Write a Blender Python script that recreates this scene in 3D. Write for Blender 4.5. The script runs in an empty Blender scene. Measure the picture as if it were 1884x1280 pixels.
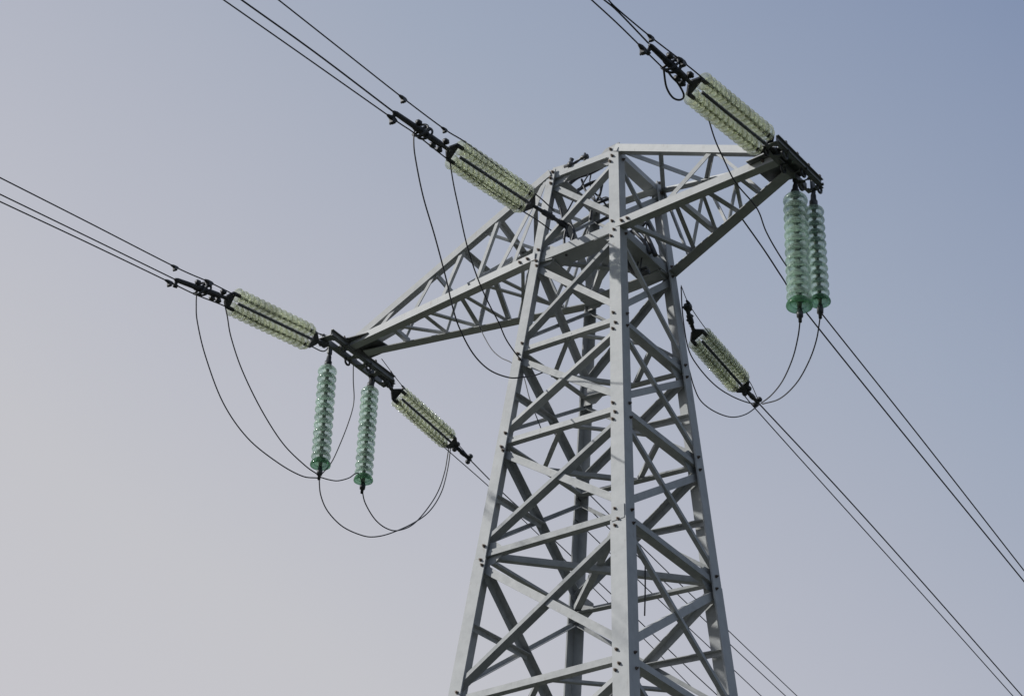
import bpy, math, random
from mathutils import Vector, Matrix
V = Vector
scene = bpy.context.scene
col = scene.collection

# ---------------------------------------------------------------- camera
CAM_R, CAM_U, CAM_F = V([0.814964,0.578361,0.036501]), V([0.271673,-0.436929,0.857489]), V([-0.511887,0.688906,0.513207])
cam_data = bpy.data.cameras.new('camera')
cam = bpy.data.objects.new('camera', cam_data); col.objects.link(cam)
m = Matrix((CAM_R, CAM_U, -CAM_F)).transposed().to_4x4()
m.translation = V([11.807,-17.617,1.65])
cam.matrix_world = m
cam_data.lens = 76.435; cam_data.sensor_width = 36; cam_data.sensor_fit = 'HORIZONTAL'
cam_data.clip_start = .05; cam_data.clip_end = 6000
scene.camera = cam

# ---------------------------------------------------------------- sky and sun
SUN_DIR = V((-.80, -.62, .0)).normalized() * math.cos(math.radians(36)) + V((0, 0, math.sin(math.radians(36))))
world = bpy.data.worlds.new('World'); scene.world = world
world.use_nodes = True
nt = world.node_tree; nt.nodes.clear()
N = nt.nodes.new; Lk = nt.links.new
out = N('ShaderNodeOutputWorld'); bg = N('ShaderNodeBackground')
sky = N('ShaderNodeTexSky'); sky.sky_type = 'NISHITA'; sky.sun_disc = False
sky.sun_elevation = math.radians(36); sky.sun_rotation = math.atan2(SUN_DIR.x, SUN_DIR.y)
sky.dust_density = 4; sky.air_density = 1.2; sky.ozone_density = 1
tc = N('ShaderNodeTexCoord')
dot = N('ShaderNodeVectorMath'); dot.operation = 'DOT_PRODUCT'
g = V((0.7063, -0.0025, 0.7079))          # from the hazy, sunward horizon to the clear side of the sky
dot.inputs[1].default_value = g
Lk(tc.outputs['Generated'], dot.inputs[0])
noise = N('ShaderNodeTexNoise'); noise.inputs['Scale'].default_value = 3.0; noise.inputs['Detail'].default_value = 4
Lk(tc.outputs['Generated'], noise.inputs['Vector'])
nm = N('ShaderNodeMath'); nm.operation = 'MULTIPLY_ADD'; nm.inputs[1].default_value = .05
Lk(noise.outputs['Fac'], nm.inputs[0])
off = N('ShaderNodeMath'); off.operation = 'SUBTRACT'; off.inputs[1].default_value = .025
Lk(dot.outputs['Value'], off.inputs[0]); Lk(off.outputs[0], nm.inputs[2])
mp = N('ShaderNodeMapRange'); mp.inputs['From Min'].default_value = -1.0; mp.inputs['From Max'].default_value = 1.0
Lk(nm.outputs[0], mp.inputs['Value'])
ramp = N('ShaderNodeValToRGB')
els = ramp.color_ramp.elements
STOPS = [(0.0, (0.7605, 0.7231, 0.6867)), (0.275, (0.6308, 0.6105, 0.624)), (0.3705, (0.5776, 0.5711, 0.6038)), (0.42, (0.5583, 0.5583, 0.5906)), (0.46, (0.5029, 0.5149, 0.5776)), (0.494, (0.4508, 0.4735, 0.552)), (0.525, (0.3968, 0.4342, 0.5271)), (0.5515, (0.3515, 0.402, 0.5089)), (0.6295, (0.2307, 0.2918, 0.4342)), (0.75, (0.2542, 0.3095, 0.4233)), (1.0, (0.2874, 0.3325, 0.4233))]
els[0].position, els[0].color = STOPS[0][0], STOPS[0][1] + (1,)
els[1].position, els[1].color = STOPS[-1][0], STOPS[-1][1] + (1,)
for p, c in STOPS[1:-1]:
    e = els.new(p); e.color = c + (1,)
Lk(mp.outputs[0], ramp.inputs[0])
sc_ = N('ShaderNodeVectorMath'); sc_.operation = 'SCALE'; sc_.inputs['Scale'].default_value = 10.0   # haze is as bright as the sky texture is
Lk(ramp.outputs['Color'], sc_.inputs[0])
mix = N('ShaderNodeMix'); mix.data_type = 'RGBA'; mix.inputs['Factor'].default_value = .97
Lk(sky.outputs[0], mix.inputs['A']); Lk(sc_.outputs[0], mix.inputs['B'])
Lk(mix.outputs['Result'], bg.inputs['Color']); bg.inputs['Strength'].default_value = .1
Lk(bg.outputs[0], out.inputs['Surface'])

sun_data = bpy.data.lights.new('sun', 'SUN'); sun_data.energy = 3.9; sun_data.angle = math.radians(1.0); sun_data.color = (1, .975, .93)
sun = bpy.data.objects.new('sun', sun_data); col.objects.link(sun)
sun.rotation_euler = SUN_DIR.to_track_quat('Z', 'Y').to_euler(); sun.location = SUN_DIR * 60
scene.view_settings.view_transform = 'Standard'; scene.view_settings.look = 'None'
scene.view_settings.exposure = 0; scene.view_settings.gamma = 1
scene.render.engine = 'CYCLES'
scene.cycles.use_denoising = True
scene.cycles.max_bounces = 16; scene.cycles.transmission_bounces = 14; scene.cycles.transparent_max_bounces = 16
scene.cycles.sample_clamp_indirect = 4

# ---------------------------------------------------------------- measured frame of the place (metres)
NODES = {"N":[[0.5,-0.497,16.666],[0.596,-0.592,15.53],[0.715,-0.711,14.206],[0.824,-0.819,13.004],[0.946,-0.94,11.659],[1.095,-1.088,10.01],[1.26,-1.252,8.185],[1.442,-1.434,6.169],[1.647,-1.637,3.911],[1.875,-1.864,1.382],[2.0,-1.988,-0.0]],"L":[[-0.501,-0.498,16.656],[-0.601,-0.598,15.468],[-0.715,-0.711,14.206],[-0.823,-0.818,13.012],[-0.949,-0.943,11.624],[-1.1,-1.093,9.957],[-1.26,-1.252,8.185],[-1.442,-1.434,6.169],[-1.647,-1.637,3.911],[-1.875,-1.864,1.382],[-2.0,-1.988,-0.0]],"R":[[0.5,0.497,16.661],[0.598,0.595,15.5],[0.718,0.714,14.174],[0.825,0.82,12.992],[0.952,0.946,11.591],[1.097,1.091,9.985],[1.26,1.252,8.185],[1.442,1.434,6.169],[1.647,1.637,3.911],[1.875,1.864,1.382],[2.0,1.988,-0.0]],"B":[[-0.499,0.496,16.678],[-0.602,0.599,15.455],[-0.712,0.708,14.244],[-0.82,0.815,13.047],[-0.946,0.94,11.654],[-1.097,1.091,9.985],[-1.26,1.252,8.185],[-1.442,1.434,6.169],[-1.647,1.637,3.911],[-1.875,1.864,1.382],[-2.0,1.988,-0.0]]}
ARMS = {"left":{"lf":[[-0.601,-0.598,15.468],[-3.582,-0.21,15.49]],"lr":[[-0.602,0.599,15.455],[-3.491,0.11,15.49]],"uf":[[-0.501,-0.498,16.656],[-3.443,-0.2,15.577]],"ur":[[-0.499,0.496,16.678],[-3.537,0.11,15.608]]},"right":{"lf":[[0.596,-0.592,15.53],[2.672,-0.789,15.49]],"lr":[[0.598,0.595,15.5],[2.643,-0.415,15.49]],"uf":[[0.5,-0.497,16.666],[2.622,-0.789,15.625]],"ur":[[0.5,0.497,16.661],[2.548,-0.415,15.708]]}}
BEAMS = {"left":[[-3.707,-0.613,15.44],[-3.766,0.762,15.44]],"right":[[2.824,-1.128,15.465],[2.833,-0.106,15.465]]}
STRAINS = {
  'near_left': {"A":[-3.786,-0.782,15.308],"B":[-3.786,-2.147,15.106],"T":[-3.771,-0.496,15.372],"E":[-3.821,-3.085,14.918],"n":[-0.816,-0.0847,0.5718],"s":[-0.578,0.1195,-0.8072],"L":1.3800680199004853},
  'near_mid': {"A":[-0.254,-1.234,15.764],"B":[-0.254,-2.567,15.6],"T":[-0.243,-0.441,15.873],"E":[-0.246,-3.662,15.474],"n":[-0.7086,-0.086,0.7003],"s":[-0.7056,0.0864,-0.7033],"L":1.3427868729192078},
  'near_right': {"A":[2.771,-1.141,15.449],"B":[2.771,-2.497,15.282],"T":[2.767,-0.817,15.486],"E":[2.799,-3.446,15.187],"n":[-0.6119,-0.0967,0.785],"s":[-0.7909,0.0748,-0.6073],"L":1.3659493076349443},
  'far_left': {"A":[-3.743,0.949,15.309],"B":[-3.743,2.016,15.172],"T":[-3.702,0.494,15.408],"E":[-3.75,2.512,15.102],"n":[-0.6991,0.0908,0.7093],"s":[0.7151,0.0888,0.6934],"L":1.0759023102162997},
  'far_mid': {"A":[0.598,1.138,14.891],"B":[0.598,2.075,14.735],"T":[0.715,0.644,15.056],"E":[0.606,2.502,14.669],"n":[-0.5703,0.1351,0.8103],"s":[0.8215,0.0938,0.5625],"L":0.9506924795474238},
}
POSTS = {
  'left_front': [[-3.908,-0.268,15.39],[-3.912,-0.271,15.194],[-3.895,-0.259,13.788],[-3.897,-0.26,13.655]],
  'left_back': [[-3.81,0.456,15.39],[-3.817,0.451,15.215],[-3.811,0.455,13.875],[-3.816,0.452,13.762]],
  'right_front': [[2.738,-0.401,15.39],[2.734,-0.404,15.211],[2.736,-0.403,13.773],[2.737,-0.402,13.639]],
  'right_back': [[2.818,-0.145,15.39],[2.817,-0.146,15.175],[2.837,-0.13,13.931],[2.833,-0.133,13.795]],
}
PATHS = {
  'nearL_up': [[-3.72,-5.821,14.656],[-3.731,-4.567,14.826],[-3.746,-3.18,15.01],[-3.739,-2.625,15.103],[-3.743,-2.109,15.173],[-3.746,-1.483,15.262],[-3.734,-0.811,15.378],[-3.719,-0.546,15.439]],
  'nearL_mid': [[-3.811,-5.712,14.543],[-3.815,-4.463,14.723],[-3.821,-3.085,14.918]],
  'nearL_low': [[-3.851,-5.664,14.493],[-3.849,-4.421,14.68],[-3.852,-3.133,14.866],[-3.853,-2.704,14.928],[-3.839,-2.172,15.028],[-3.848,-1.493,15.115],[-3.834,-0.757,15.243],[-3.831,-0.485,15.287],[-3.792,-0.425,15.352]],
  'nearM_up': [[-0.04,-5.752,15.425],[-0.081,-4.718,15.511],[-0.122,-3.666,15.599],[-0.142,-2.921,15.671],[-0.135,-2.539,15.724],[-0.154,-1.885,15.786],[-0.166,-1.182,15.859],[-0.194,-0.76,15.883]],
  'nearM_mid': [[-0.182,-6.109,15.238],[-0.202,-4.984,15.356],[-0.246,-3.662,15.474]],
  'nearM_low': [[-0.25,-6.279,15.149],[-0.267,-5.067,15.28],[-0.29,-3.619,15.434],[-0.293,-3.244,15.478],[-0.319,-2.633,15.527],[-0.343,-1.817,15.602],[-0.334,-0.934,15.72],[-0.341,-0.605,15.753]],
  'nearR_up': [[2.865,-4.286,15.135],[2.855,-4.1,15.15],[2.852,-3.501,15.222],[2.861,-2.937,15.298],[2.861,-2.463,15.356],[2.848,-1.786,15.43],[2.827,-1.18,15.488],[2.816,-0.949,15.508]],
  'nearR_mid': [[2.845,-4.329,15.114],[2.843,-4.08,15.143],[2.804,-3.473,15.187]],
  'nearR_low': [[2.786,-4.454,15.053],[2.771,-3.988,15.098],[2.745,-3.48,15.141],[2.725,-3.076,15.175]],
  'farL_up': [[-3.592,0.364,15.532],[-3.653,0.903,15.403],[-3.681,1.5,15.299],[-3.704,2.044,15.207],[-3.739,2.521,15.111]],
  'farL_main': [[-3.75,2.512,15.102],[-3.779,3.315,14.97],[-3.787,4.153,14.855],[-3.824,5.969,14.586],[-3.876,8.023,14.272],[-3.893,9.131,14.113]],
  'farL_low': [[-3.726,0.596,15.37],[-3.818,1.343,15.184],[-3.82,2.151,15.078],[-3.822,3.063,14.96],[-3.843,3.743,14.852],[-3.883,5.225,14.623],[-3.961,7.345,14.275],[-4.019,8.816,14.029]],
  'farM_up': [[0.799,0.4,15.156],[0.738,0.678,15.066],[0.701,1.14,14.963],[0.693,1.7,14.864],[0.683,2.137,14.784],[0.62,2.477,14.683]],
  'farM_main': [[0.606,2.502,14.669],[0.634,4.555,14.347],[0.64,6.797,13.977],[0.629,9.869,13.457]],
  'farM_low': [[0.563,2.135,14.7],[0.546,2.538,14.621],[0.547,4.697,14.262],[0.553,6.962,13.888],[0.55,9.729,13.424]],
  'back1': [[-0.8,0.785,13.174],[-1.451,3.416,13.475],[-2.273,6.735,13.887],[-3.133,10.212,14.335]],
  'back2': [[-0.777,0.69,12.972],[-1.457,3.439,13.298],[-2.296,6.829,13.715],[-2.968,9.546,14.07]],
  'back3': [[-0.764,0.638,12.67],[-1.458,3.441,12.979],[-2.343,7.019,13.404],[-2.636,8.205,13.538]],
  'farR_low': [[1.84,-0.031,15.485],[1.84,0.498,15.33],[1.84,0.914,15.177],[1.84,1.427,15.009],[1.84,3.852,14.542],[1.84,7.278,13.922]],
  'farR_up': [[2.615,-2.033,15.291],[2.615,-1.895,15.085],[2.615,-1.734,14.949],[2.615,-1.496,14.789],[2.615,-1.139,14.738],[2.615,-0.993,14.685],[2.615,-0.863,14.533],[2.615,-0.627,14.405],[2.615,-0.282,14.286],[2.615,0.333,14.14],[2.615,2.667,13.688],[2.615,5.375,13.126]],
  'jL1': [[-3.86,-2.687,14.984],[-3.86,-2.669,14.816],[-3.861,-2.615,14.608],[-3.864,-2.416,14.252],[-3.869,-2.044,13.823],[-3.877,-1.575,13.581],[-3.885,-1.025,13.512],[-3.892,-0.574,13.535],[-3.897,-0.269,13.643]],
  'jL2': [[-3.848,-2.246,15.082],[-3.85,-2.16,14.917],[-3.853,-2.056,14.689],[-3.859,-1.809,14.372],[-3.869,-1.412,14.04],[-3.879,-0.972,13.789],[-3.89,-0.547,13.693],[-3.896,-0.284,13.681]],
  'jL3': [[-3.896,0.184,15.44],[-3.896,0.208,15.231],[-3.896,0.253,14.939],[-3.896,0.177,14.592],[-3.896,0.036,14.184],[-3.896,-0.078,13.922],[-3.897,-0.243,13.684]],
  'jL4': [[-3.896,-0.252,13.665],[-3.879,-0.102,13.691],[-3.862,0.048,13.738],[-3.842,0.22,13.847],[-3.826,0.356,13.971],[-3.816,0.451,13.86]],
  'jL5': [[-3.897,-0.258,13.641],[-3.896,-0.204,13.445],[-3.894,-0.054,13.29],[-3.889,0.23,13.206],[-3.884,0.587,13.237],[-3.88,0.839,13.32],[-3.875,1.14,13.497],[-3.869,1.545,13.803],[-3.865,1.852,14.102],[-3.861,2.07,14.47],[-3.86,2.174,14.874],[-3.859,2.205,15.195]],
  'jL6': [[-3.815,0.449,13.784],[-3.818,0.533,13.634],[-3.823,0.747,13.504],[-3.83,0.996,13.485],[-3.836,1.247,13.57],[-3.845,1.568,13.822],[-3.854,1.933,14.33],[-3.859,2.101,14.745],[-3.861,2.173,15.181]],
  'jM1': [[-0.285,-3.25,15.536],[-0.285,-3.253,15.376],[-0.288,-3.203,15.181],[-0.296,-3.022,14.799],[-0.309,-2.762,14.432],[-0.321,-2.522,14.055],[-0.328,-2.374,13.783],[-0.335,-2.223,13.589],[-0.348,-1.949,13.418],[-0.364,-1.63,13.381],[-0.382,-1.259,13.476],[-0.394,-0.993,13.611],[-0.408,-0.722,13.777],[-0.417,-0.525,13.927]],
  'jM2': [[-0.321,-2.6,15.635],[-0.331,-2.531,15.448],[-0.342,-2.453,15.282],[-0.358,-2.334,15.085],[-0.393,-2.087,14.704],[-0.432,-1.814,14.444],[-0.469,-1.548,14.283],[-0.501,-1.324,14.187],[-0.526,-1.148,14.076],[-0.554,-0.949,14.024],[-0.582,-0.75,14.0]],
  'jM3': [[-1.706,-0.1,15.16],[-1.61,-0.13,14.977],[-1.438,-0.185,14.707],[-1.253,-0.244,14.508],[-1.043,-0.31,14.336],[-0.833,-0.377,14.079],[-0.687,-0.423,13.693],[-0.444,-0.5,13.17]],
  'jMf1': [[0.675,0.603,15.285],[0.674,0.639,14.919],[0.669,0.763,14.545],[0.659,1.006,14.416],[0.643,1.398,14.374],[0.627,1.801,14.429],[0.61,2.216,14.545],[0.598,2.501,14.664]],
  'jMf2': [[0.65,0.815,14.287],[0.647,0.926,14.112],[0.642,1.089,14.006],[0.632,1.409,14.027],[0.62,1.804,14.146],[0.608,2.173,14.362],[0.598,2.515,14.655]],
  'jR1': [[2.735,-0.4,13.628],[2.621,-0.245,13.546],[2.357,0.113,13.544],[1.886,0.753,13.735],[1.337,1.498,14.083],[0.751,2.294,14.526]],
  'jR2': [[2.832,-0.132,13.783],[2.69,0.036,13.634],[2.43,0.342,13.602],[2.004,0.845,13.71],[1.426,1.525,14.019],[0.77,2.299,14.515]],
  'jR3': [[2.721,-3.06,15.174],[2.628,-2.859,15.126],[2.593,-2.679,15.121],[2.617,-2.572,15.153],[2.663,-2.584,15.188],[2.704,-2.754,15.198],[2.715,-2.896,15.189],[2.734,-3.03,15.188]],
  'rod': [[0.398,0.296,11.737],[0.4,0.297,11.417],[0.396,0.295,11.09]],
}
BUNDLE = [[[[-0.19,-0.5,15.412],[-0.227,-0.5,15.651],[-0.172,-0.5,15.843],[-0.092,-0.5,15.716],[-0.133,-0.5,15.542]],0.016],[[[-0.202,-0.45,15.7],[-0.286,-0.45,15.967],[-0.338,-0.45,16.178]],0.014],[[[-0.499,-0.1,16.744],[-0.344,-0.1,16.812],[-0.164,-0.1,16.807],[0.014,-0.1,16.834]],0.03],[[[-0.424,0.0,16.695],[-0.228,0.0,16.733],[-0.018,0.0,16.716]],0.022],[[[-0.314,-0.05,16.799],[-0.247,-0.05,16.599],[-0.103,-0.05,16.388],[-0.084,-0.05,16.225]],0.014],[[[-0.082,0.05,16.691],[-0.125,0.05,16.533],[-0.216,0.05,16.41],[-0.243,0.05,16.248]],0.016],[[[-0.221,0.05,16.648],[-0.093,0.05,16.49],[0.018,0.05,16.308]],0.012],[[[-0.133,-0.05,16.368],[0.082,-0.05,16.366]],0.02],[[[-0.115,0.0,16.125],[0.068,0.0,16.151]],0.022],[[[0.22,0.1,15.892],[0.415,0.1,15.883],[0.521,0.1,15.754],[0.596,0.1,15.576],[0.641,0.1,15.455]],0.03],[[[0.372,0.05,15.87],[0.523,0.05,15.649],[0.598,0.05,15.472]],0.022],[[[0.413,0.15,15.943],[0.488,0.15,15.992],[0.564,0.15,15.812]],0.014],[[[0.303,0.0,15.533],[0.365,0.0,15.331],[0.484,0.0,15.201],[0.617,0.0,15.185]],0.032],[[[0.287,0.05,15.401],[0.407,0.05,15.285],[0.555,0.05,15.293]],0.02],[[[0.283,0.1,15.581],[0.418,0.1,15.488]],0.016]]

# ---------------------------------------------------------------- materials
def mat(name):
    m = bpy.data.materials.new(name); m.use_nodes = True
    t = m.node_tree
    return m, t, t.nodes['Principled BSDF']
def steel(name, c0, c1, rough, metal, scale=6, spot=(.17, .14, .11), spot_amt=.4, bump=.15, vary=.45):
    m, t, b = mat(name)
    geo = t.nodes.new('ShaderNodeNewGeometry')
    info = t.nodes.new('ShaderNodeObjectInfo')
    n1 = t.nodes.new('ShaderNodeTexNoise'); n1.inputs['Scale'].default_value = scale; n1.inputs['Detail'].default_value = 6; n1.inputs['Roughness'].default_value = .65
    t.links.new(geo.outputs['Position'], n1.inputs['Vector'])
    add = t.nodes.new('ShaderNodeMath'); add.operation = 'MULTIPLY_ADD'; add.inputs[1].default_value = vary; 
    t.links.new(info.outputs['Random'], add.inputs[0]); t.links.new(n1.outputs['Fac'], add.inputs[2])
    r = t.nodes.new('ShaderNodeValToRGB'); r.color_ramp.elements[0].position = .4; r.color_ramp.elements[1].position = .95
    r.color_ramp.elements[0].color = c0 + (1,); r.color_ramp.elements[1].color = c1 + (1,)
    t.links.new(add.outputs[0], r.inputs[0])
    n2 = t.nodes.new('ShaderNodeTexNoise'); n2.inputs['Scale'].default_value = scale * 3.1; n2.inputs['Detail'].default_value = 8
    mapn = t.nodes.new('ShaderNodeMapping'); mapn.inputs['Scale'].default_value = (1, 1, .35)
    t.links.new(geo.outputs['Position'], mapn.inputs[0]); t.links.new(mapn.outputs[0], n2.inputs['Vector'])
    r2 = t.nodes.new('ShaderNodeValToRGB'); r2.color_ramp.elements[0].position = .62; r2.color_ramp.elements[1].position = .78
    r2.color_ramp.elements[0].color = (0, 0, 0, 1); r2.color_ramp.elements[1].color = (spot_amt,) * 3 + (1,)
    t.links.new(n2.outputs['Fac'], r2.inputs[0])
    mx = t.nodes.new('ShaderNodeMix'); mx.data_type = 'RGBA'
    t.links.new(r2.outputs[0], mx.inputs['Factor']); t.links.new(r.outputs[0], mx.inputs['A'])
    mx.inputs['B'].default_value = spot + (1,)
    t.links.new(mx.outputs['Result'], b.inputs['Base Color'])
    b.inputs['Specular IOR Level'].default_value = .25
    b.inputs['Roughness'].default_value = rough; b.inputs['Metallic'].default_value = metal
    bp = t.nodes.new('ShaderNodeBump'); bp.inputs['Strength'].default_value = bump; bp.inputs['Distance'].default_value = .01
    t.links.new(n1.outputs['Fac'], bp.inputs['Height']); t.links.new(bp.outputs[0], b.inputs['Normal'])
    return m
def glass(name, tint, body, haze, ior=1.42):
    m, t, b = mat(name)
    b.inputs['Base Color'].default_value = tint + (1,)
    b.inputs['Transmission Weight'].default_value = 1.0
    b.inputs['Roughness'].default_value = .06; b.inputs['IOR'].default_value = ior
    info = t.nodes.new('ShaderNodeObjectInfo')
    geo = t.nodes.new('ShaderNodeNewGeometry'); nz = t.nodes.new('ShaderNodeTexNoise'); nz.inputs['Scale'].default_value = 14; nz.inputs['Detail'].default_value = 5
    t.links.new(geo.outputs['Position'], nz.inputs['Vector'])
    av = t.nodes.new('ShaderNodeMath'); av.operation = 'MULTIPLY_ADD'; av.inputs[1].default_value = .6
    t.links.new(nz.outputs['Fac'], av.inputs[0])
    hf = t.nodes.new('ShaderNodeMath'); hf.operation = 'MULTIPLY'; hf.inputs[1].default_value = .6
    t.links.new(info.outputs['Random'], hf.inputs[0]); t.links.new(hf.outputs[0], av.inputs[2])
    def vary(c, lo, hi):
        mx = t.nodes.new('ShaderNodeMix'); mx.data_type = 'RGBA'
        mx.inputs['A'].default_value = tuple(min(1, x * lo) for x in c) + (1,); mx.inputs['B'].default_value = tuple(min(1, x * hi) for x in c) + (1,)
        t.links.new(av.outputs[0], mx.inputs['Factor']); return mx.outputs['Result']
    t.links.new(vary(tint, .93, 1.05), b.inputs['Base Color'])
    tr = t.nodes.new('ShaderNodeBsdfTranslucent'); t.links.new(vary(body, .6, 1.25), tr.inputs[0])
    tp = t.nodes.new('ShaderNodeBsdfTransparent'); t.links.new(vary(tint, .95, 1.03), tp.inputs[0])
    m1 = t.nodes.new('ShaderNodeMixShader'); m1.inputs[0].default_value = .55
    t.links.new(b.outputs[0], m1.inputs[1]); t.links.new(tp.outputs[0], m1.inputs[2])
    m2 = t.nodes.new('ShaderNodeMixShader'); m2.inputs[0].default_value = haze
    df = t.nodes.new('ShaderNodeBsdfDiffuse'); t.links.new(tr.inputs[0].links[0].from_socket, df.inputs[0])
    md = t.nodes.new('ShaderNodeMixShader'); md.inputs[0].default_value = .5
    t.links.new(tr.outputs[0], md.inputs[1]); t.links.new(df.outputs[0], md.inputs[2])
    t.links.new(m1.outputs[0], m2.inputs[1]); t.links.new(md.outputs[0], m2.inputs[2])
    t.links.new(m2.outputs[0], t.nodes['Material Output'].inputs['Surface'])
    return m
STEEL = steel('galvanized_steel', (.30, .316, .326), (.42, .435, .442), .58, .0, bump=.12)
BRACE = steel('galvanized_brace_steel', (.26, .276, .284), (.43, .442, .445), .58, .0, scale=9)
DARK = steel('weathered_fitting_steel', (.026, .029, .033), (.085, .088, .093), .45, .3, scale=20, spot=(.07, .045, .03))
BEAM = steel('weathered_beam_steel', (.085, .092, .10), (.21, .218, .222), .5, .2, scale=12, spot=(.08, .055, .04))
BOLT = steel('rusty_bolt_steel', (.07, .055, .045), (.16, .13, .11), .6, .2, scale=40)
CAP = steel('zinc_cap_metal', (.15, .185, .16), (.27, .305, .275), .5, .1, scale=40)
LCAP = steel('dull_cap_metal', (.36, .40, .28), (.50, .53, .40), .5, .1, scale=40)
WIRE, t_, b_ = mat('oxidised_aluminium_wire'); b_.inputs['Base Color'].default_value = (.022, .023, .027, 1); b_.inputs['Roughness'].default_value = .5
GREEN = glass('green_bell_glass', (.88, .94, .905), (.54, .67, .575), .26)
DEEP = glass('deep_green_glass', (.58, .76, .63), (.14, .28, .17), .35)
LIME = glass('pale_lime_glass', (.93, .95, .885), (.62, .64, .51), .30, 1.2)

# ---------------------------------------------------------------- helpers
class MB:
    def __init__(s): s.v = []; s.f = []; s.sm = []
    def add(s, vs, fs, smooth=False):
        o = len(s.v); s.v += [tuple(x) for x in vs]; s.f += [[i + o for i in f] for f in fs]; s.sm += [smooth] * len(fs)
    def prism(s, prof, P0, P1, u, v):          # profile (a, b) along u and v, swept from P0 to P1
        n = len(prof)
        vs = [P + u * a + v * b for P in (P0, P1) for a, b in prof]
        fs = [[i, (i + 1) % n, n + (i + 1) % n, n + i] for i in range(n)] + [list(range(n))[::-1], list(range(n, 2 * n))]
        s.add(vs, fs)
    def loft(s, p0, P0, p1, P1, u, v):         # as prism, with a different section at each end
        n = len(p0)
        vs = [P0 + u * a + v * b for a, b in p0] + [P1 + u * a + v * b for a, b in p1]
        s.add(vs, [[i, (i + 1) % n, n + (i + 1) % n, n + i] for i in range(n)] + [list(range(n))[::-1], list(range(n, 2 * n))])
    def box(s, c, ax, ay, az, hx, hy, hz):
        vs = [c + ax * (i * hx) + ay * (j * hy) + az * (k * hz) for i in (-1, 1) for j in (-1, 1) for k in (-1, 1)]
        s.add(vs, [[0, 1, 3, 2], [4, 6, 7, 5], [0, 4, 5, 1], [2, 3, 7, 6], [0, 2, 6, 4], [1, 5, 7, 3]])
    def tube(s, pts, r, k=8, caps=True):
        pts = [V(p) for p in pts]; n = len(pts)
        if not hasattr(r, '__len__'): r = [r] * n
        up = V((0.13, 0.21, 1)).normalized(); vs = []
        for i, p in enumerate(pts):
            d = (pts[min(i + 1, n - 1)] - pts[max(i - 1, 0)]).normalized()
            a = d.cross(up)
            if a.length < 1e-3: a = d.cross(V((1, 0, 0)))
            a.normalize(); b = d.cross(a).normalized(); up = b.cross(d) if False else up
            vs += [p + (a * math.cos(2 * math.pi * j / k) + b * math.sin(2 * math.pi * j / k)) * r[i] for j in range(k)]
        fs = [[i * k + j, i * k + (j + 1) % k, (i + 1) * k + (j + 1) % k, (i + 1) * k + j] for i in range(n - 1) for j in range(k)]
        if caps: fs += [list(range(k))[::-1], list(range((n - 1) * k, n * k))]
        s.add(vs, fs, True)
    def lathe(s, prof, k=28, closed=True, M=None):   # profile (r, z) round z
        n = len(prof); vs = []
        for j in range(k):
            a = 2 * math.pi * j / k
            for r, z in prof:
                p = V((r * math.cos(a), r * math.sin(a), z)); vs.append(M @ p if M else p)
        rng = range(n) if closed else range(n - 1)
        fs = [[j * n + i, ((j + 1) % k) * n + i, ((j + 1) % k) * n + (i + 1) % n, j * n + (i + 1) % n] for j in range(k) for i in rng]
        s.add(vs, fs, True)
    def mesh(s, name, material):
        me = bpy.data.meshes.new(name); me.from_pydata(s.v, [], s.f); me.update()
        me.polygons.foreach_set('use_smooth', s.sm)
        import bmesh
        bm = bmesh.new(); bm.from_mesh(me); bmesh.ops.recalc_face_normals(bm, faces=bm.faces); bm.to_mesh(me); bm.free()
        me.materials.append(material)
        return me
    def build(s, name, material, parent=None):
        return link(name, s.mesh(name, material), parent)
def link(name, me, parent=None, mw=None):
    o = bpy.data.objects.new(name, me); col.objects.link(o)
    if parent:
        o.parent = parent
        o.matrix_parent_inverse = Matrix.Identity(4)
        if mw is None: o.matrix_local = WORLD[parent.name].inverted()
        else: o.matrix_local = WORLD[parent.name].inverted() @ mw
    elif mw is not None: o.matrix_world = mw
    WORLD[o.name] = (mw.copy() if mw is not None else Matrix.Identity(4))
    return o
WORLD = {}
def tag(o, label, cat, group=None, kind=None):
    o['label'] = label
    if cat: o['category'] = cat
    if group: o['group'] = group
    if kind: o['kind'] = kind
    return o
def empty(name, loc):
    o = bpy.data.objects.new(name, None); col.objects.link(o); o.location = loc
    o.empty_display_size = .2
    WORLD[o.name] = Matrix.Translation(V(loc)); return o
def smooth_path(pts, n=8):
    pts = [V(p) for p in pts]
    if len(pts) < 3: return pts
    P = [pts[0] * 2 - pts[1]] + pts + [pts[-1] * 2 - pts[-2]]; r = []
    for i in range(1, len(P) - 2):
        a, b, c, d = P[i - 1:i + 3]
        for k in range(n):
            t = k / n
            r.append(.5 * ((2 * b) + (c - a) * t + (2 * a - 5 * b + 4 * c - d) * t * t + (3 * b - a - 3 * c + d) * t ** 3))
    return r + [pts[-1]]
def lerp(a, b, t): return V(a) + (V(b) - V(a)) * t
def angle_bar(mb, P0, P1, n, a, b, t, low=True, off=0.0):
    """steel angle: one flange of width a flat in the face with outward normal n, the other (b) turned inward at its lower or upper edge"""
    P0, P1 = V(P0), V(P1); d = (P1 - P0).normalized()
    n = (n - d * n.dot(d)).normalized(); s_ = n.cross(d).normalized()
    if s_.z < 0: s_ = -s_
    h = a / 2
    if low: prof = [(-h, 0), (h, 0), (h, -t), (-h + t, -t), (-h + t, -b), (-h, -b)]
    else: prof = [(h, 0), (-h, 0), (-h, -t), (h - t, -t), (h - t, -b), (h, -b)]
    mb.prism([(x, y + off) for x, y in prof], P0, P1, s_, n)

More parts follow.
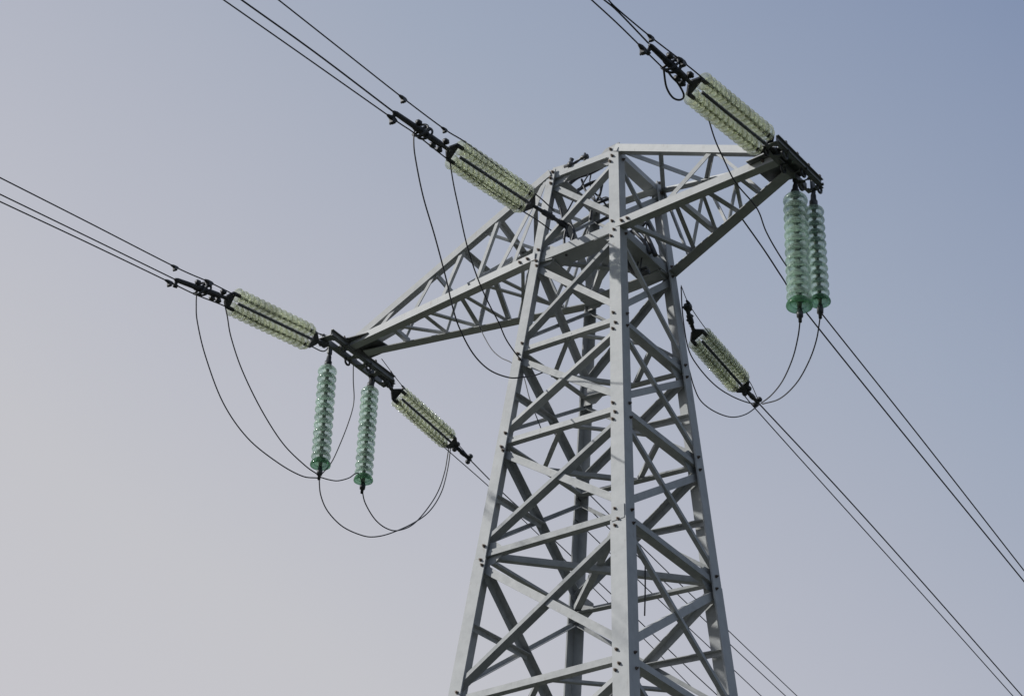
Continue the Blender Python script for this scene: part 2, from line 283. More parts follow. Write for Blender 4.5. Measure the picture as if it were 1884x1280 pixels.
# ---------------------------------------------------------------- ground
mb = MB(); mb.add([(-2500, -2500, 0), (2500, -2500, 0), (2500, 2500, 0), (-2500, 2500, 0)], [[0, 1, 2, 3]])
GR, t_, b_ = mat('dry_meadow')
nz = t_.nodes.new('ShaderNodeTexNoise'); nz.inputs['Scale'].default_value = .6; nz.inputs['Detail'].default_value = 10
ge = t_.nodes.new('ShaderNodeNewGeometry'); t_.links.new(ge.outputs['Position'], nz.inputs['Vector'])
rr = t_.nodes.new('ShaderNodeValToRGB'); rr.color_ramp.elements[0].color = (.018, .024, .010, 1); rr.color_ramp.elements[1].color = (.05, .05, .028, 1)
rr.color_ramp.elements[0].position = .35; rr.color_ramp.elements[1].position = .7
t_.links.new(nz.outputs['Fac'], rr.inputs[0]); t_.links.new(rr.outputs[0], b_.inputs['Base Color']); b_.inputs['Roughness'].default_value = .95
tag(mb.build('ground', GR), 'dry grassy ground around the foot of the pylon', 'ground', kind='structure')

# ---------------------------------------------------------------- tower
base = sum((V(NODES[k][-1]) for k in 'NLRB'), V()) / 4
tower = tag(empty('transmission_tower', base), 'galvanized steel lattice pylon with two crossarms carrying the wires', 'pylon')
NB = {'N': ('L', 'R'), 'L': ('N', 'B'), 'R': ('B', 'N'), 'B': ('R', 'L')}        # neighbour along the arm, neighbour along the line
FL = {'N': (.205, .205), 'L': (.165, .29), 'R': (.25, .205), 'B': (.15, .15)}
TL = .018
bolt_mb = MB()
bolt_mb.add([V((.019 * math.cos(a), .019 * math.sin(a), z)) for z in (-.004, .016) for a in [math.pi / 3 * i for i in range(6)]],
            [[i, (i + 1) % 6, 6 + (i + 1) % 6, 6 + i] for i in range(6)] + [[0, 1, 2, 3, 4, 5][::-1], [6, 7, 8, 9, 10, 11]])
bolt_mb.add([V((.010 * math.cos(a), .010 * math.sin(a), z)) for z in (.014, .034) for a in [math.pi / 4 * i for i in range(8)]],
            [[i, (i + 1) % 8, 8 + (i + 1) % 8, 8 + i] for i in range(8)] + [list(range(8))[::-1], list(range(8, 16))])
BOLTME = bolt_mb.mesh('bolt', BOLT)
def bolt(parent, p, n):
    M = Matrix.Translation(p) @ n.to_track_quat('Z', 'X').to_matrix().to_4x4()
    return link('bolt', BOLTME, parent, M)
rnd = random.Random(5)
legs = {}
for k in 'NLRB':
    pts = [V(p) for p in NODES[k]]
    d = (pts[-1] - pts[0]).normalized()
    u = (V(NODES[NB[k][0]][3]) - V(NODES[k][3])); u.z = 0; u = (u - d * u.dot(d)).normalized()
    v = (V(NODES[NB[k][1]][3]) - V(NODES[k][3])); v.z = 0; v = (v - d * v.dot(d)).normalized()
    ax, ay = FL[k]
    def prof(f): return [(0, 0), (ax * f, 0), (ax * f, TL), (TL, TL), (TL, ay * f), (0, ay * f)]
    top = pts[0] - d * (.07 if k in 'NLR' else .04)
    joint = pts[4] + d * .06
    mb = MB(); mb.loft(prof(.64), top, prof(.85), joint - d * .004, u, v)
    mb.loft([(p - .004, q - .004) for p, q in prof(.93)], joint, [(p - .004, q - .004) for p, q in prof(1.0)], pts[-1], u, v)
    legs[k] = mb.build('leg', STEEL, tower)
    nu, nv = -v, -u                      # outward normals of the two faces the flanges lie in
    # splice plate at the joint, and bolts at every joint
    if k == 'N':
        sp = MB()
        sp.prism([(.012, -.010), (ax * .85 - .008, -.010), (ax * .85 - .008, -.001), (.012, -.001)], joint - d * .15, joint + d * .02, u, v)
        sp.build('splice_plate', STEEL, legs[k])
    for i in range(0, 6):
        for (e, w, nn) in ((u, ax, nu), (v, ay, nv)):
            if (k == 'L' and e is v) or (k == 'R' and e is u) or k == 'B': continue
            for dz, fx in ((-.075, .72), (.075, .55), (.15, .78)) if e is u else ((-.06, .6), (.10, .7)):
                if i == 0 and dz < -.07: dz = -.03
                p = pts[i] + d * (dz + rnd.uniform(-.015, .015)) + e * (w * (.64, .69, .74, .80, .87, .95)[i] * (fx + rnd.uniform(-.08, .08)))
                bolt(legs[k], p, nn)
# faces: outward normals and pairs
FACES = {'front': ('L', 'N', V((0, -1, .09))), 'right': ('N', 'R', V((1, 0, .09))), 'back': ('R', 'B', V((0, 1, .09))), 'left': ('B', 'L', V((-1, 0, .09)))}
nlev = len(NODES['N'])
def size(i): return .062 + .0036 * i
for fname, (a, b, n) in FACES.items():
    c_in = -(TL + .003)
    for i in range(nlev):
        A, B = V(NODES[a][i]), V(NODES[b][i])
        A, B = lerp(A, B, .03), lerp(A, B, .97)
        mb = MB()
        if i == nlev - 1: break
        if i == 0: angle_bar(mb, A, B, n, .085, .14, .01, True, c_in - .012)
        elif i == 1: angle_bar(mb, A, B, n, .12, .34 if fname == 'right' else .22, .012, True, c_in - .016)
        else: angle_bar(mb, A, B, n, size(i) - .004, .075 if fname in ('front', 'left') else .11, .009, True, c_in - .014)
        mb.build('horizontal_strut', BRACE if i > 1 else STEEL, tower)
    for i in range(nlev - 1):
        P, Q = (a, b)
        # the diagonal that falls away from the near corner turns its flange down, the other one shows a broad flat flange
        A0, B0, A1, B1 = (V(NODES[x][j]) for j in (i, i + 1) for x in (a, b))
        dz = V((0, 0, -.10)); uz = V((0, 0, .10))
        w = size(i)
        fall = (B0 + dz, A1 + uz) if fname in ('front', 'back') else (A0 + dz, B1 + uz)
        other = (A0 + dz, B1 + uz) if fname in ('front', 'back') else (B0 + dz, A1 + uz)
        mb = MB(); angle_bar(mb, lerp(*fall, .035), lerp(*fall, .965), n, w * .62, w * 1.45 if fname == 'front' else w * .7, .009, True, c_in)
        mb.build('diagonal_brace', BRACE, tower)
        mb = MB(); angle_bar(mb, lerp(*other, .035), lerp(*other, .965), n, w * 1.15, w * (1.7 if i == 0 else 1.1), .009, i == 0, c_in - .026)
        mb.build('diagonal_brace', BRACE, tower)
# short redundant bars from the legs to the crossing of the diagonals on the two rear faces, and diamonds across the mast
for a, b, n in (('B', 'L', V((-1, 0, .09))), ('R', 'B', V((0, 1, .09)))):
    for i in (2, 3, 4, 5):
        ma, mc = (lerp(NODES[k][i], NODES[k][i + 1], .5) for k in (a, b))
        for p, q_ in (((lerp(ma, mc, .97), lerp(ma, mc, .47)),) if a == 'B' else ((lerp(ma, mc, .03), lerp(ma, mc, .53)),)):
            mb = MB(); angle_bar(mb, p, q_ + V((0, 0, .02)), n, .062, .06, .008, False, -(TL + .05)); mb.build('secondary_bar', BRACE, tower)
for i in (2, 3, 5):
    mids = [lerp(lerp(NODES[a][i], NODES[b][i], .5), lerp(NODES['N'][i], NODES['B'][i], .5), .05) for a, b in ('LN', 'NR', 'RB', 'BL')]
    for j in range(4):
        mb = MB(); angle_bar(mb, lerp(mids[j], mids[(j + 1) % 4], .02), lerp(mids[j], mids[(j + 1) % 4], .98), V((0, 0, -1)), .055, .05, .008, True, .012 + .012 * j)
        mb.build('secondary_bar', BRACE, tower)
# horizontal cross bracing inside the mast at three levels
for i in (1, 4):
    for a, b in (('N', 'B'), ('L', 'R')):
        mb = MB(); angle_bar(mb, lerp(NODES[a][i], NODES[b][i], .05), lerp(NODES[a][i], NODES[b][i], .95), V((0, 0, -1)), .075, .07, .009, True, .02 if a == 'N' else .04)
        mb.build('diagonal_brace', BRACE, tower)

# ---------------------------------------------------------------- crossarms
def plate_with_holes(mb, P0, P1, w_dir, w, th, holes, hole_l, hole_w):
    """flat strip from P0 to P1, cut by rounded openings: two rails and the webs between them"""
    d = (P1 - P0); L = d.length; d.normalize(); nrm = d.cross(w_dir).normalized()
    x = 0.0
    edges = []
    for h in holes: edges.append((h * L - hole_l / 2, h * L + hole_l / 2))
    for s_ in (-1, 1):
        c = P0 + d * L / 2 + w_dir * s_ * (hole_w / 2 + (w - hole_w) / 4)
        mb.box(c, d, w_dir, nrm, L / 2, (w - hole_w) / 4, th / 2)
    last = 0
    for e0, e1 in edges + [(L, L)]:
        # web with curved ends, as a fan of narrow strips
        K = 7
        for j in range(K):
            f = (j + .5) / K * 2 - 1
            bul = (1 - math.sqrt(max(0, 1 - f * f))) * hole_w * .45
            a0 = last + (-bul if last > 0 else 0); a1 = e0 + (bul if e0 < L else 0)
            a0 = last - bul * (-1) if False else a0
            a0 = max(0, last - (0 if last == 0 else -0)) ; a1 = min(L, e0)
            a0 -= 0; 
            if last > 0: a0 = last - bul
            if e0 < L: a1 = e0 + bul
            if a1 > a0 + .002:
                mb.box(P0 + d * (a0 + a1) / 2 + w_dir * (f * hole_w / 2), d, w_dir, nrm, (a1 - a0) / 2, hole_w / 2 / K + .0003, th / 2 - .0006)
        last = e1
def crossarm(side, label, zig, ends):
    A = {k: [V(p) for p in v] for k, v in ARMS[side].items()}
    b0, b1 = (V(p) for p in BEAMS[side])
    sgn = -1 if side == 'left' else 1
    yd = (b1 - b0).normalized(); xd = V((1, 0, 0)); up = V((0, 0, 1))
    xd = (xd - yd * xd.dot(yd)).normalized(); up = xd.cross(yd)
    if up.z < 0: up = -up
    mb = MB()
    for s_ in (-1, 1):                  # two channels side by side, the yoke beam at the arm's tip
        c = (b0 + b1) / 2 + xd * s_ * .078
        L = (b1 - b0).length / 2 + (.0 if s_ < 0 else .03)
        mb.prism([(0, -.042), (0, .042), (s_ * .034, .042), (s_ * .034, .034), (s_ * .008, .034), (s_ * .008, -.034), (s_ * .034, -.034), (s_ * .034, -.042)], c - yd * (L - .05), c + yd * (L - .06), xd, up)
    arm = mb.build('crossarm', BEAM, tower); arm['label'] = label
    mb = MB(); plate_with_holes(mb, b0 + up * -.049, b1 + up * -.049, xd, .19, .009, (.14, .34, .5, .68, .86), .17, .118)
    mb.build('yoke_plate', BEAM, arm)
    tip = (A['lf'][1] + A['lr'][1]) / 2
    mb = MB()
    tri = [A['lf'][1] + V((-sgn * .28, -.07, 0)), A['lf'][1] + V((0, -.10, 0)), V((b0.x + sgn * .06, A['lf'][1].y - .12, 0)), V((b0.x + sgn * .06, A['lr'][1].y + .12, 0)), A['lr'][1] + V((0, .10, 0)), A['lr'][1] + V((-sgn * .22, .06, 0))]
    z = b0.z + .047
    vs = [V((p.x, p.y, zz)) for zz in (z, z + .012) for p in tri]
    n = len(tri)
    mb.add(vs, [list(range(n)), list(range(n, 2 * n))[::-1]] + [[i, (i + 1) % n, n + (i + 1) % n, n + i] for i in range(n)])
    mb.build('gusset_plate', BEAM, arm)
    fn, bn = V((0, -1, 0)), V((0, 1, 0))
    for key, nn, a_, b_2, low in (('lf', fn, .10, .115, True), ('lr', bn, .10, .14, True), ('uf', fn, .095, .09, True), ('ur', bn, .085, .08, True)):
        mb = MB(); p0, p1 = A[key]
        d = (p1 - p0).normalized()
        angle_bar(mb, p0 - d * .05, p1 + d * .10, nn, a_, b_2, .011, low, .016)
        mb.build('chord', STEEL, arm)
    for i, ((ka, ta), (kb, tb), w) in enumerate(zig):
        p, q_ = lerp(*A[ka], ta), lerp(*A[kb], tb)
        nn = V((0, 0, -1)) if ka[0] == kb[0] == 'l' else (V((0, 0, 1)) if ka[0] == kb[0] else (fn if ka[1] == 'f' else bn))
        mb = MB(); angle_bar(mb, p, q_, nn, w, w, .008, i % 2 == 0, -.004 - .004 * (i % 3))
        mb.build('lacing_bar', BRACE, arm)
    for j, f in enumerate((.06, .22, .42, .60, .80, .95)):       # shackles slung under the beam
        c = lerp(b0, b1, f) + up * -.085 + xd * (.07 if j % 2 else -.07)
        mb = MB(); mb.tube([c + yd * (math.cos(a) * .045) + up * (math.sin(a) * .045) for a in [x * .393 for x in range(17)]], .014, 8)
        mb.tube([c + up * .05 - xd * .05, c + up * .05 + xd * .05], .015, 8)
        mb.build('shackle', DARK, arm)
    # bolts on the tip
    for j in range(8):
        bolt(arm, lerp(b0, b1, .08 + .12 * j) + up * .044 + xd * (.095 if j % 2 else -.10), up)
    for key, ts in (('lf', (.02, .06, .95)), ('lr', (.03, .94))):
        for t in ts: bolt(arm, lerp(*A[key], t) + (fn if key == 'lf' else bn) * .017, fn if key == 'lf' else bn)
    return arm
zl = []
nodes_f = (.0, .21, .40, .62, .80); nodes_r = (.12, .365, .50, .645, .84)
for i in range(5):
    zl.append((('lf', nodes_f[i]), ('lr', nodes_r[i]), .055))
    if i < 4: zl.append((('lr', nodes_r[i]), ('lf', nodes_f[i + 1]), .05))
ul, ll = (.0, .255, .448, .60, .80), (.11, .31, .50, .66, .86)
for i in range(5):
    zl.append((('uf', ul[i]), ('lf', ll[i]), .045)); zl.append((('ur', ul[i]), ('lr', ll[i]), .04))
    if i in (0, 2): zl.append((('lr', ll[i]), ('ur', ul[i + 1]), .04))
for a, b in ((.255, .30), (.448, .45), (.60, .62)): zl.append((('uf', a), ('ur', b), .07))
zl += [(('uf', .13), ('ur', .05), .05), (('ur', .255), ('uf', .06), .05), (('uf', .34), ('ur', .255), .045), (('lf', .05), ('lr', .30), .04), (('lr', .10), ('lf', .30), .045), (('uf', .0), ('lf', .20), .05), (('ur', .0), ('lr', .18), .05), (('ur', .35), ('lf', .33), .05)]
crossarm('left', 'longer lattice crossarm reaching out to the left', zl, None)
zr = [(('lf', .0), ('lr', .20), .05), (('lr', .20), ('lf', .367), .05), (('lf', .367), ('lr', .40), .065), (('lr', .40), ('lf', .545), .04), (('lf', .545), ('lr', .62), .065), (('lr', .62), ('lf', .76), .04), (('lf', .76), ('lr', .80), .05)]
ur_, lr_ = (.0, .36, .647, .85), (.18, .345, .70, .9)
zr += [(('uf', .0), ('ur', .388), .06), (('uf', .647), ('ur', .388), .05), (('uf', .647), ('lf', .30), .06), (('uf', .647), ('lf', .80), .035), (('ur', .0), ('lr', .15), .04), (('lr', .15), ('ur', .388), .045), (('ur', .388), ('lr', .5), .04), (('lr', .5), ('ur', .68), .045), (('ur', .68), ('lr', .82), .04), (('uf', .3), ('ur', .0), .05)]
crossarm('right', 'shorter lattice crossarm reaching out to the right', zr, None)
# small clamp bracket on the top frame, gusset plates at the top corners
mb = MB(); c = lerp(NODES['L'][0], NODES['N'][0], .30) + V((0, .05, .065))
dd = (V(NODES['N'][0]) - V(NODES['L'][0])).normalized()
mb.tube([c - dd * .09 + V((0, 0, .01)), c - dd * .04, c - dd * .02, c + dd * .02, c + dd * .04, c + dd * .13 + V((0, 0, .03)), c + dd * .16 + V((0, 0, .04)), c + dd * .24 + V((0, 0, .03))], [.02, .028, .045, .05, .02, .014, .03, .032], 7)
mb.tube([c - dd * .03 + V((0, 0, -.07)), c + V((0, 0, .04)), c + dd * .015 + V((0, 0, .085))], [.016, .022, .03], 7); mb.tube([c + dd * .2 + V((0, 0, -.06)), c + dd * .2 + V((0, 0, .09))], .015, 7)
mb.build('clamp_bracket', DARK, tower)
for k, i, e in (('L', 0, 'N'), ('N', 0, 'L'), ('N', 1, 'L'), ('L', 1, 'N'), ('N', 1, 'R'), ('R', 1, 'N'), ('R', 4, 'N'), ('R', 2, 'N'), ('R', 3, 'N'), ('L', 4, 'N'), ('B', 4, 'R'), ('B', 2, 'R'), ('B', 1, 'R')):
    n = V((0, -1, .0)) if {k, e} == {'L', 'N'} else V((1, 0, 0))
    if k == 'B': n = V((0, 1, 0))
    p = V(NODES[k][i]); d = (V(NODES[e][i]) - p).normalized(); s_ = V((0, 0, 1)); nn = d.cross(s_)
    if nn.dot(n) < 0: nn = -nn
    mb = MB(); o = p - nn * (TL + .058)
    prof = [(.03, -.13), (.20, -.13), (.30, -.05), (.30, .05), (.22, .12), (.03, .14)]
    mb.prism(prof, o, o + nn * .009, d, s_)
    mb.build('gusset_plate', BRACE, tower)

# ---------------------------------------------------------------- insulators
def disc_profile(R, deep):
    if not deep:      # shallow bell with a thick rounded rim and two ribs below
        return [(.30, .50), (.44, .47), (.60, .40), (.76, .27), (.90, .10), (.985, -.10), (1.0, -.22), (.97, -.31), (.90, -.34), (.84, -.28), (.78, -.12), (.70, .02), (.64, -.10), (.58, -.16), (.52, -.08), (.46, .08), (.28, .12)]
    return [(.20, .60), (.48, .58), (.66, .50), (.76, .36), (.80, .14), (.82, -.08), (.88, -.20), (.97, -.26), (1.0, -.36), (.97, -.46), (.89, -.48), (.83, -.40), (.76, -.10), (.70, .16), (.60, .32), (.45, .38), (.20, .40)]
def cap_mesh(R, pitch, material, w=1.0):
    mb = MB()
    z1 = pitch * .62
    mb.lathe([(.0, z1), (.20 * R * w, z1), (.38 * R * w, z1 * .9), (.43 * R * w, z1 * .6), (.43 * R * w, .40 * R), (.36 * R * w, .30 * R), (.26 * R * w, .26 * R), (.2 * R * w, .05 * R), (.17 * R * w, -pitch * .42), (0, -pitch * .42)], 16, False)
    return mb.mesh('metal_cap', material)
def disc_mesh(R, deep, glassmat):
    mb = MB(); mb.lathe([(r * R, z * R) for r, z in disc_profile(R, deep)], 40, True)
    return mb.mesh('glass_disc', glassmat)
def put_disc(root, dm, cm, P, axis, roll=0.0):
    """axis is the direction the cap side points"""
    M = Matrix.Translation(P) @ axis.to_track_quat('Z', 'X').to_matrix().to_4x4() @ Matrix.Rotation(roll, 4, 'Z')
    d = link('glass_disc', dm, root, M)
    c = link('metal_cap', cm, d, M)
    return d
RP = {'left_front': .120, 'left_back': .116, 'right_front': .135, 'right_back': .110}
PL = {'left_front': 'green glass insulator string hanging from the near end of the left crossarm beam',
      'left_back': 'green glass insulator string below the left crossarm beside the smaller far lime string',
      'right_front': 'wider and left hand one of the two green glass strings under the right crossarm tip',
      'right_back': 'slimmer green glass string hanging from the outer end of the right crossarm beam'}
meshes = {}
for key, (h, a, b, p) in POSTS.items():
    h, a, b, p = V(h), V(a), V(b), V(p)
    root = tag(empty('hanging_insulator', h), PL[key], 'insulator', 'green glass insulator strings hanging from the crossarms')
    n = 13 if key != 'right_back' else 12
    R = RP[key]; ax = (a - b); L = ax.length; ax.normalize(); pitch = L / n
    if R not in meshes: meshes[R] = (disc_mesh(R, False, GREEN), cap_mesh(R, pitch, CAP), disc_mesh(R * 1.05, False, DEEP))
    for i in range(n):
        put_disc(root, meshes[R][2 if i == n - 1 else 0], meshes[R][1], a - ax * (pitch * (i + .42)), (ax + V((rnd.uniform(-.02, .02), rnd.uniform(-.02, .02), 0))).normalized(), rnd.uniform(0, 6))
    mb = MB()
    mb.tube([h + ax * .12, h - ax * .02, h - ax * .05, lerp(h, a, .6), lerp(h, a, .62), a + ax * .0], [.016, .02, .03, .034, .046, .046], 12)
    mb.box(h + ax * .06, V((1, 0, 0)), V((0, 1, 0)), ax, .014, .035, .07)
    mb.build('hanger_clevis', DARK, root)
    mb = MB(); mb.tube([b, lerp(b, p, .25), lerp(b, p, .3), lerp(b, p, .75), lerp(b, p, .8), p - ax * .03], [.028, .03, .036, .034, .02, .018], 12)
    mb.build('end_fitting', DARK, root)

DIA = {'near_left': .178, 'near_mid': .184, 'near_right': .196, 'far_left': .150, 'far_mid': .164}
SL = {'near_left': 'lime glass twin strain insulator stretched out from the left crossarm tip towards the upper left',
      'near_mid': 'lime glass twin strain insulator fixed to the top of the mast above the left crossarm',
      'near_right': 'topmost lime glass twin strain insulator running up from the right crossarm tip',
      'far_left': 'small lime glass twin strain insulator below the left crossarm, beside a hanging green string',
      'far_mid': 'small lime glass twin strain insulator just right of the mast leg below the right crossarm'}
TIE = steel('grey_tie_rod_steel', (.06, .065, .07), (.13, .135, .14), .5, .2, scale=25)
for key, S in STRAINS.items():
    A, B, T, E, n, s = V(S['A']), V(S['B']), V(S['T']), V(S['E']), V(S['n']), V(S['s'])
    near = key.startswith('near')
    root = tag(empty('strain_insulator', T), SL[key], 'insulator', 'lime glass strain insulators holding the line wires')
    ax = (B - A); L = ax.length; ax.normalize()
    n = (n - ax * n.dot(ax)).normalized(); s = ax.cross(n)
    D = DIA[key]; R = D / 2 * .985; cnt = 14; pitch = L / cnt
    dm, cm = disc_mesh(R, True, LIME), cap_mesh(R, pitch, LCAP, .36)
    capdir = -ax if near else ax
    for q in (-1, 1):
        for i in range(cnt):
            c = A + ax * (pitch * (i + .5)) + s * (q * D / 2)
            put_disc(root, dm, cm, c, (capdir + s * rnd.uniform(-.02, .02) + n * rnd.uniform(-.02, .02)).normalized(), rnd.uniform(0, 6))
    # dark rod lying in the groove between the two strings
    mb = MB(); g0 = A - n * D * .40; g1 = B - n * D * .40
    mb.tube([g0 + ax * .01, lerp(g0, g1, .33), lerp(g0, g1, .66), g1 - ax * .01], .018 if near else .016, 10)
    for i in range(1, cnt): mb.tube([lerp(g0, g1, i / cnt) - ax * .008, lerp(g0, g1, i / cnt) + ax * .008], .021 if near else .018, 10)
    mb.build('tie_rod', TIE, root)
    # yoke plates at both ends
    for P, sg in ((A, -1), (B, 1)):
        mb = MB(); o = P + ax * sg * .03
        prof = [(-D * .62, .0), (-D * .62, .03), (-.03, .115), (.03, .115), (D * .62, .03), (D * .62, 0)]
        mb.prism(prof, o - n * .012, o + n * .012, s, ax * sg)
        for q in (-1, 1):
            mb.tube([P + s * q * D / 2 - ax * sg * .05, P + s * q * D / 2 + ax * sg * .04], .024, 10)
            mb.tube([o + s * q * D * .48 + ax * sg * .015 - n * .03, o + s * q * D * .48 + ax * sg * .015 + n * .03], .017, 8)
        mb.build('yoke_plate', DARK, root)
    # link back to the tower
    mb = MB(); P = A - ax * .13
    mb.tube([P, lerp(P, T, .3), lerp(P, T, .32), lerp(P, T, .6), lerp(P, T, .62), T], [.022, .024, .036, .036, .024, .028], 10)
    mb.box(lerp(P, T, .15), ax, n, s, .03, .028, .016); mb.box(lerp(P, T, .85), ax, s, n, .05, .035, .02)
    mb.tube([lerp(P, T, .5) - s * .05, lerp(P, T, .5) + s * .05], .015, 8)
    mb.build('link_fitting', DARK, root)
    # turnbuckle and dead-end clamp on the line side
    mb = MB(); P = B + ax * .13; LL = (E - P).length; d = (E - P).normalized()
    f = .88 if near else .66
    mb.tube([P - d * .02, P + d * LL * .12, P + d * LL * .16, P + d * LL * .34, P + d * LL * .38, P + d * LL * .42, P + d * LL * .60, P + d * LL * .64, P + d * LL * .95, E],
            [x * f for x in (.026, .026, .040, .042, .032, .050, .046, .036, .032, .020)], 12)
    clamp = mb.build('dead_end_clamp', DARK, root)
    if near:
        for c_, r_, tl in ((P + d * LL * .52, .075, .0), (P + d * LL * .44, .068, .3)):     # arcing rings round the clamp
            e1 = (s + d * .5).normalized(); e2 = (n * .7 + d * tl).normalized()
            mb = MB(); mb.tube([c_ + (e1 * math.cos(2.1 + x * .28) * r_ * 1.25 + e2 * math.sin(2.1 + x * .28) * r_) for x in range(17)], .013, 8)
            mb.tube([c_ - e1 * r_ * 1.2, c_ + e1 * r_ * 1.2], .014, 8)
            mb.build('arcing_ring', DARK, clamp)
        for t, q in ((.12, 1), (.10, -1), (.60, -1), (.24, 1)):
            mb = MB(); c_ = P + d * LL * t + s * q * .058
            mb.tube([c_ - n * .045, c_ - n * .02, c_ - n * .018, c_ + n * .018, c_ + n * .02, c_ + n * .045], [.016, .016, .034, .034, .016, .016], 8); mb.tube([c_ - s * q * .05, c_ + s * q * .03], .018, 8)
            mb.build('clamp_bolt', DARK, clamp)
        mb = MB(); mb.tube([E + s * .0 - d * .03, E + s * .05 - d * .04, E + s * .055 - d * .045, E + s * .09 - d * .05], [.022, .02, .034, .026], 8)
        mb.build('clamp_bolt', DARK, clamp)
    else:
        for t, q in ((.05, 1), (.10, -1), (.86, 1), (.93, -1)):
            c_ = P + d * LL * t + s * q * .04
            mb = MB(); mb.tube([c_ - n * .04, c_ - n * .02, c_ - n * .018, c_ + n * .018, c_ + n * .02, c_ + n * .04], [.014, .014, .03, .03, .014, .014], 8); mb.tube([c_ - s * q * .04, c_ + s * q * .03], .016, 8)
            mb.build('clamp_bolt', DARK, clamp)

# ---------------------------------------------------------------- conductors and jumpers
def extend(pts, P, d, length=110, steps=14):
    """carry a span on beyond the picture, its fall easing into the belly of the sag"""
    h = V((d.x, d.y, 0)); sl = d.z / h.length; h.normalize(); r = []
    for i in range(1, steps + 1):
        x = length * (i / steps) ** 1.6
        r.append(P + h * x + V((0, 0, sl * x - sl * x * x / (length * 1.25))))
    return pts + r
def wire(name, key, r, label, cat, group, ext=None, clamps=(), ends=None):
    raw = PATHS[key]
    pts = smooth_path(raw); r *= .92
    if ext == 'start':
        pts = pts[::-1]; d = (V(raw[0]) - V(raw[1])).normalized(); pts = extend(pts, pts[-1], d)
    elif ext == 'end':
        d = (V(raw[-1]) - V(raw[-2])).normalized(); pts = extend(pts, pts[-1], d)
    mb = MB(); mb.tube(pts, r, 7)
    o = tag(mb.build(name, WIRE), label, cat, group)
    for t, sc in clamps:
        p = V(raw[t]); q = V(raw[t + 1 if t + 1 < len(raw) else t - 1]); d = (q - p).normalized()
        a = d.cross(V((0, 0, 1))).normalized(); b = a.cross(d)
        cb = MB(); cb.tube([p - d * .07 * sc, p - d * .03 * sc, p + d * .03 * sc, p + d * .06 * sc], [.012 * sc, .021 * sc, .021 * sc, .012 * sc], 8)
        cb.box(p - b * .022 * sc, d, a, b, .022 * sc, .02 * sc, .026 * sc)
        cb.tube([p - b * .045 * sc - a * .03 * sc, p - b * .045 * sc + a * .03 * sc], .012 * sc, 8)
        cb.build('wire_clamp', DARK, o)
    return o
LW, JW = 'line wires strung from the pylon', 'jumper cables looping round the pylon'
wire('line_wire', 'nearL_up', .0085, 'uppermost of the three dark wires leaving the picture at the left edge', 'wire', LW, 'start', [(2, .9), (3, 1.1)])
wire('line_wire', 'nearL_mid', .0085, 'middle wire at the left edge, gripped by the clamp of the left lime insulator', 'wire', LW, 'start')
wire('line_wire', 'nearL_low', .0085, 'lowest of the three dark wires leaving the picture at the left edge', 'wire', LW, 'start', [(2, 1.0)])
wire('line_wire', 'nearM_up', .0085, 'right hand wire of the three running from the mast top to the top edge left', 'wire', LW, 'start', [(2, 1.0), (3, .8)])
wire('line_wire', 'nearM_mid', .0105, 'thicker middle wire held by the clamp of the lime insulator at the mast top', 'wire', LW, 'start')
wire('line_wire', 'nearM_low', .0085, 'left hand wire of the three running from the mast top to the top edge left', 'wire', LW, 'start', [(2, 1.2)])
wire('line_wire', 'nearR_up', .0085, 'wire crossing above the topmost lime insulator and its clamp at the right', 'wire', LW, 'start', [(2, .9), (3, 1.2)])
wire('line_wire', 'nearR_mid', .0095, 'wire gripped by the clamp end of the topmost lime insulator', 'wire', LW, 'start')
wire('line_wire', 'nearR_low', .0085, 'lower left wire of the three above the topmost lime insulator, ending at its clamp loop', 'wire', LW, 'start', [(2, 1.2)])
wire('line_wire', 'farL_up', .0055, 'thin short wire along the upper side of the small lime insulator below the left crossarm', 'wire', LW, None, [(1, .6)])
wire('line_wire', 'farL_main', .0085, 'wire running from the small left lime insulator clamp down behind the mast', 'wire', LW, 'end')
wire('line_wire', 'farL_low', .007, 'lower thin wire passing under the small left lime insulator and behind the mast', 'wire', LW, 'end')
wire('line_wire', 'farM_up', .0055, 'thin short wire along the upper side of the small lime insulator right of the mast', 'wire', LW, None, [(1, 1.0)])
wire('line_wire', 'farM_main', .0095, 'wire running from the small right lime insulator clamp to the lower right corner', 'wire', LW, 'end')
wire('line_wire', 'farM_low', .0075, 'thinner wire just below and left of the one from the small right lime clamp', 'wire', LW, 'end')
wire('line_wire', 'back1', .0075, 'upper of three thin wires coming out behind the right mast leg at the bottom', 'wire', LW, 'end')
wire('line_wire', 'back2', .0075, 'middle of three thin wires coming out behind the right mast leg at the bottom', 'wire', LW, 'end')
wire('line_wire', 'back3', .007, 'lowest of three thin wires coming out behind the right mast leg at the bottom', 'wire', LW, 'end')
wire('line_wire', 'farR_low', .010, 'thicker lower wire crossing the foot of the right hanging strings to the right edge', 'wire', LW, 'end')
wire('line_wire', 'farR_up', .0085, 'wire from below the topmost lime insulator past the right hanging strings to the right edge', 'wire', LW, 'end')
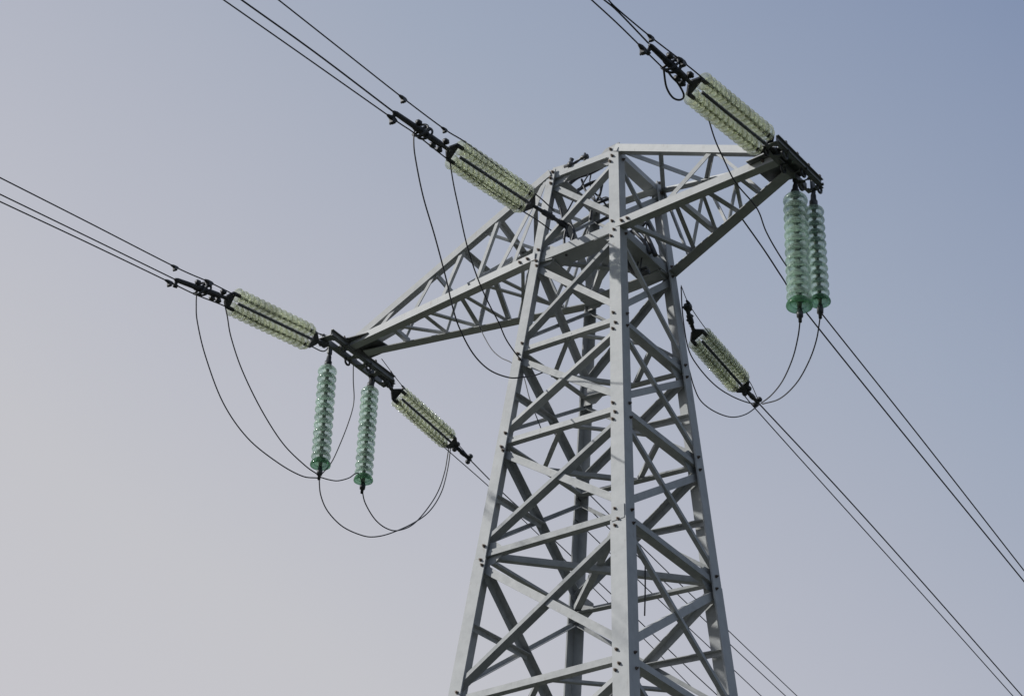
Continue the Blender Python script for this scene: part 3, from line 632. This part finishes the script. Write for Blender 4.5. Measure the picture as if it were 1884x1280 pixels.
wire('jumper_cable', 'jL1', .0085, 'outermost left jumper, a long loop from the left clamp to a hanging green string', 'cable', JW)
wire('jumper_cable', 'jL2', .0085, 'jumper just inside the outermost left loop, starting beside the lime glass', 'cable', JW)
wire('jumper_cable', 'jL3', .0075, 'cable dropping from the left crossarm beam between the two hanging green strings', 'cable', JW)
wire('jumper_cable', 'jL4', .008, 'short slack cable joining the feet of the two left hanging green strings', 'cable', JW)
wire('jumper_cable', 'jL5', .0085, 'lowest jumper loop, from the first left green string round to the small lime clamp', 'cable', JW)
wire('jumper_cable', 'jL6', .0085, 'upper of two bottom loops, from the second left green string to the small lime clamp', 'cable', JW)
wire('jumper_cable', 'jM1', .0090, 'long jumper falling across the left crossarm and curling in front of the left mast leg', 'cable', JW)
wire('jumper_cable', 'jM2', .0085, 'right hand jumper falling from the mast top insulator across the left crossarm', 'cable', JW)
wire('jumper_cable', 'jM3', .0065, 'short thin cable under the left crossarm curving down inside the left mast leg', 'cable', JW)
wire('jumper_cable', 'jMf1', .0085, 'upper jumper hugging the right mast leg and the small right lime insulator', 'cable', JW)
wire('jumper_cable', 'jMf2', .0080, 'lower slack jumper from the right mast leg to the small right lime clamp', 'cable', JW)
wire('jumper_cable', 'jR1', .0085, 'jumper from the wider right hanging string curving down to the small lime clamp', 'cable', JW)
wire('jumper_cable', 'jR2', .0085, 'jumper from the slimmer right hanging string curving down to the small lime clamp', 'cable', JW)
wire('jumper_cable', 'jR3', .012, 'small closed cable loop hanging at the clamp of the topmost lime insulator', 'cable', JW)
wire('hanging_rod', 'rod', .009, 'thin dark upright rod inside the lower mast beside the near leg', 'rod', None)

# ---------------------------------------------------------------- slack cable and fittings bundled inside the mast top
for part, where in ((BUNDLE[:9], 'between left and near leg'), (BUNDLE[9:], 'behind the near leg')):
    mb = MB()
    for pts, r in part: mb.tube(smooth_path(pts, 6), r, 7)
    mids = [V(p[len(p) // 2]) for p, r in part]
    mb.tube(smooth_path(mids, 5), .009, 6)
    tag(mb.build('cable_bundle', DARK), 'tangle of dark cable and fittings in the mast top ' + where, 'cable')
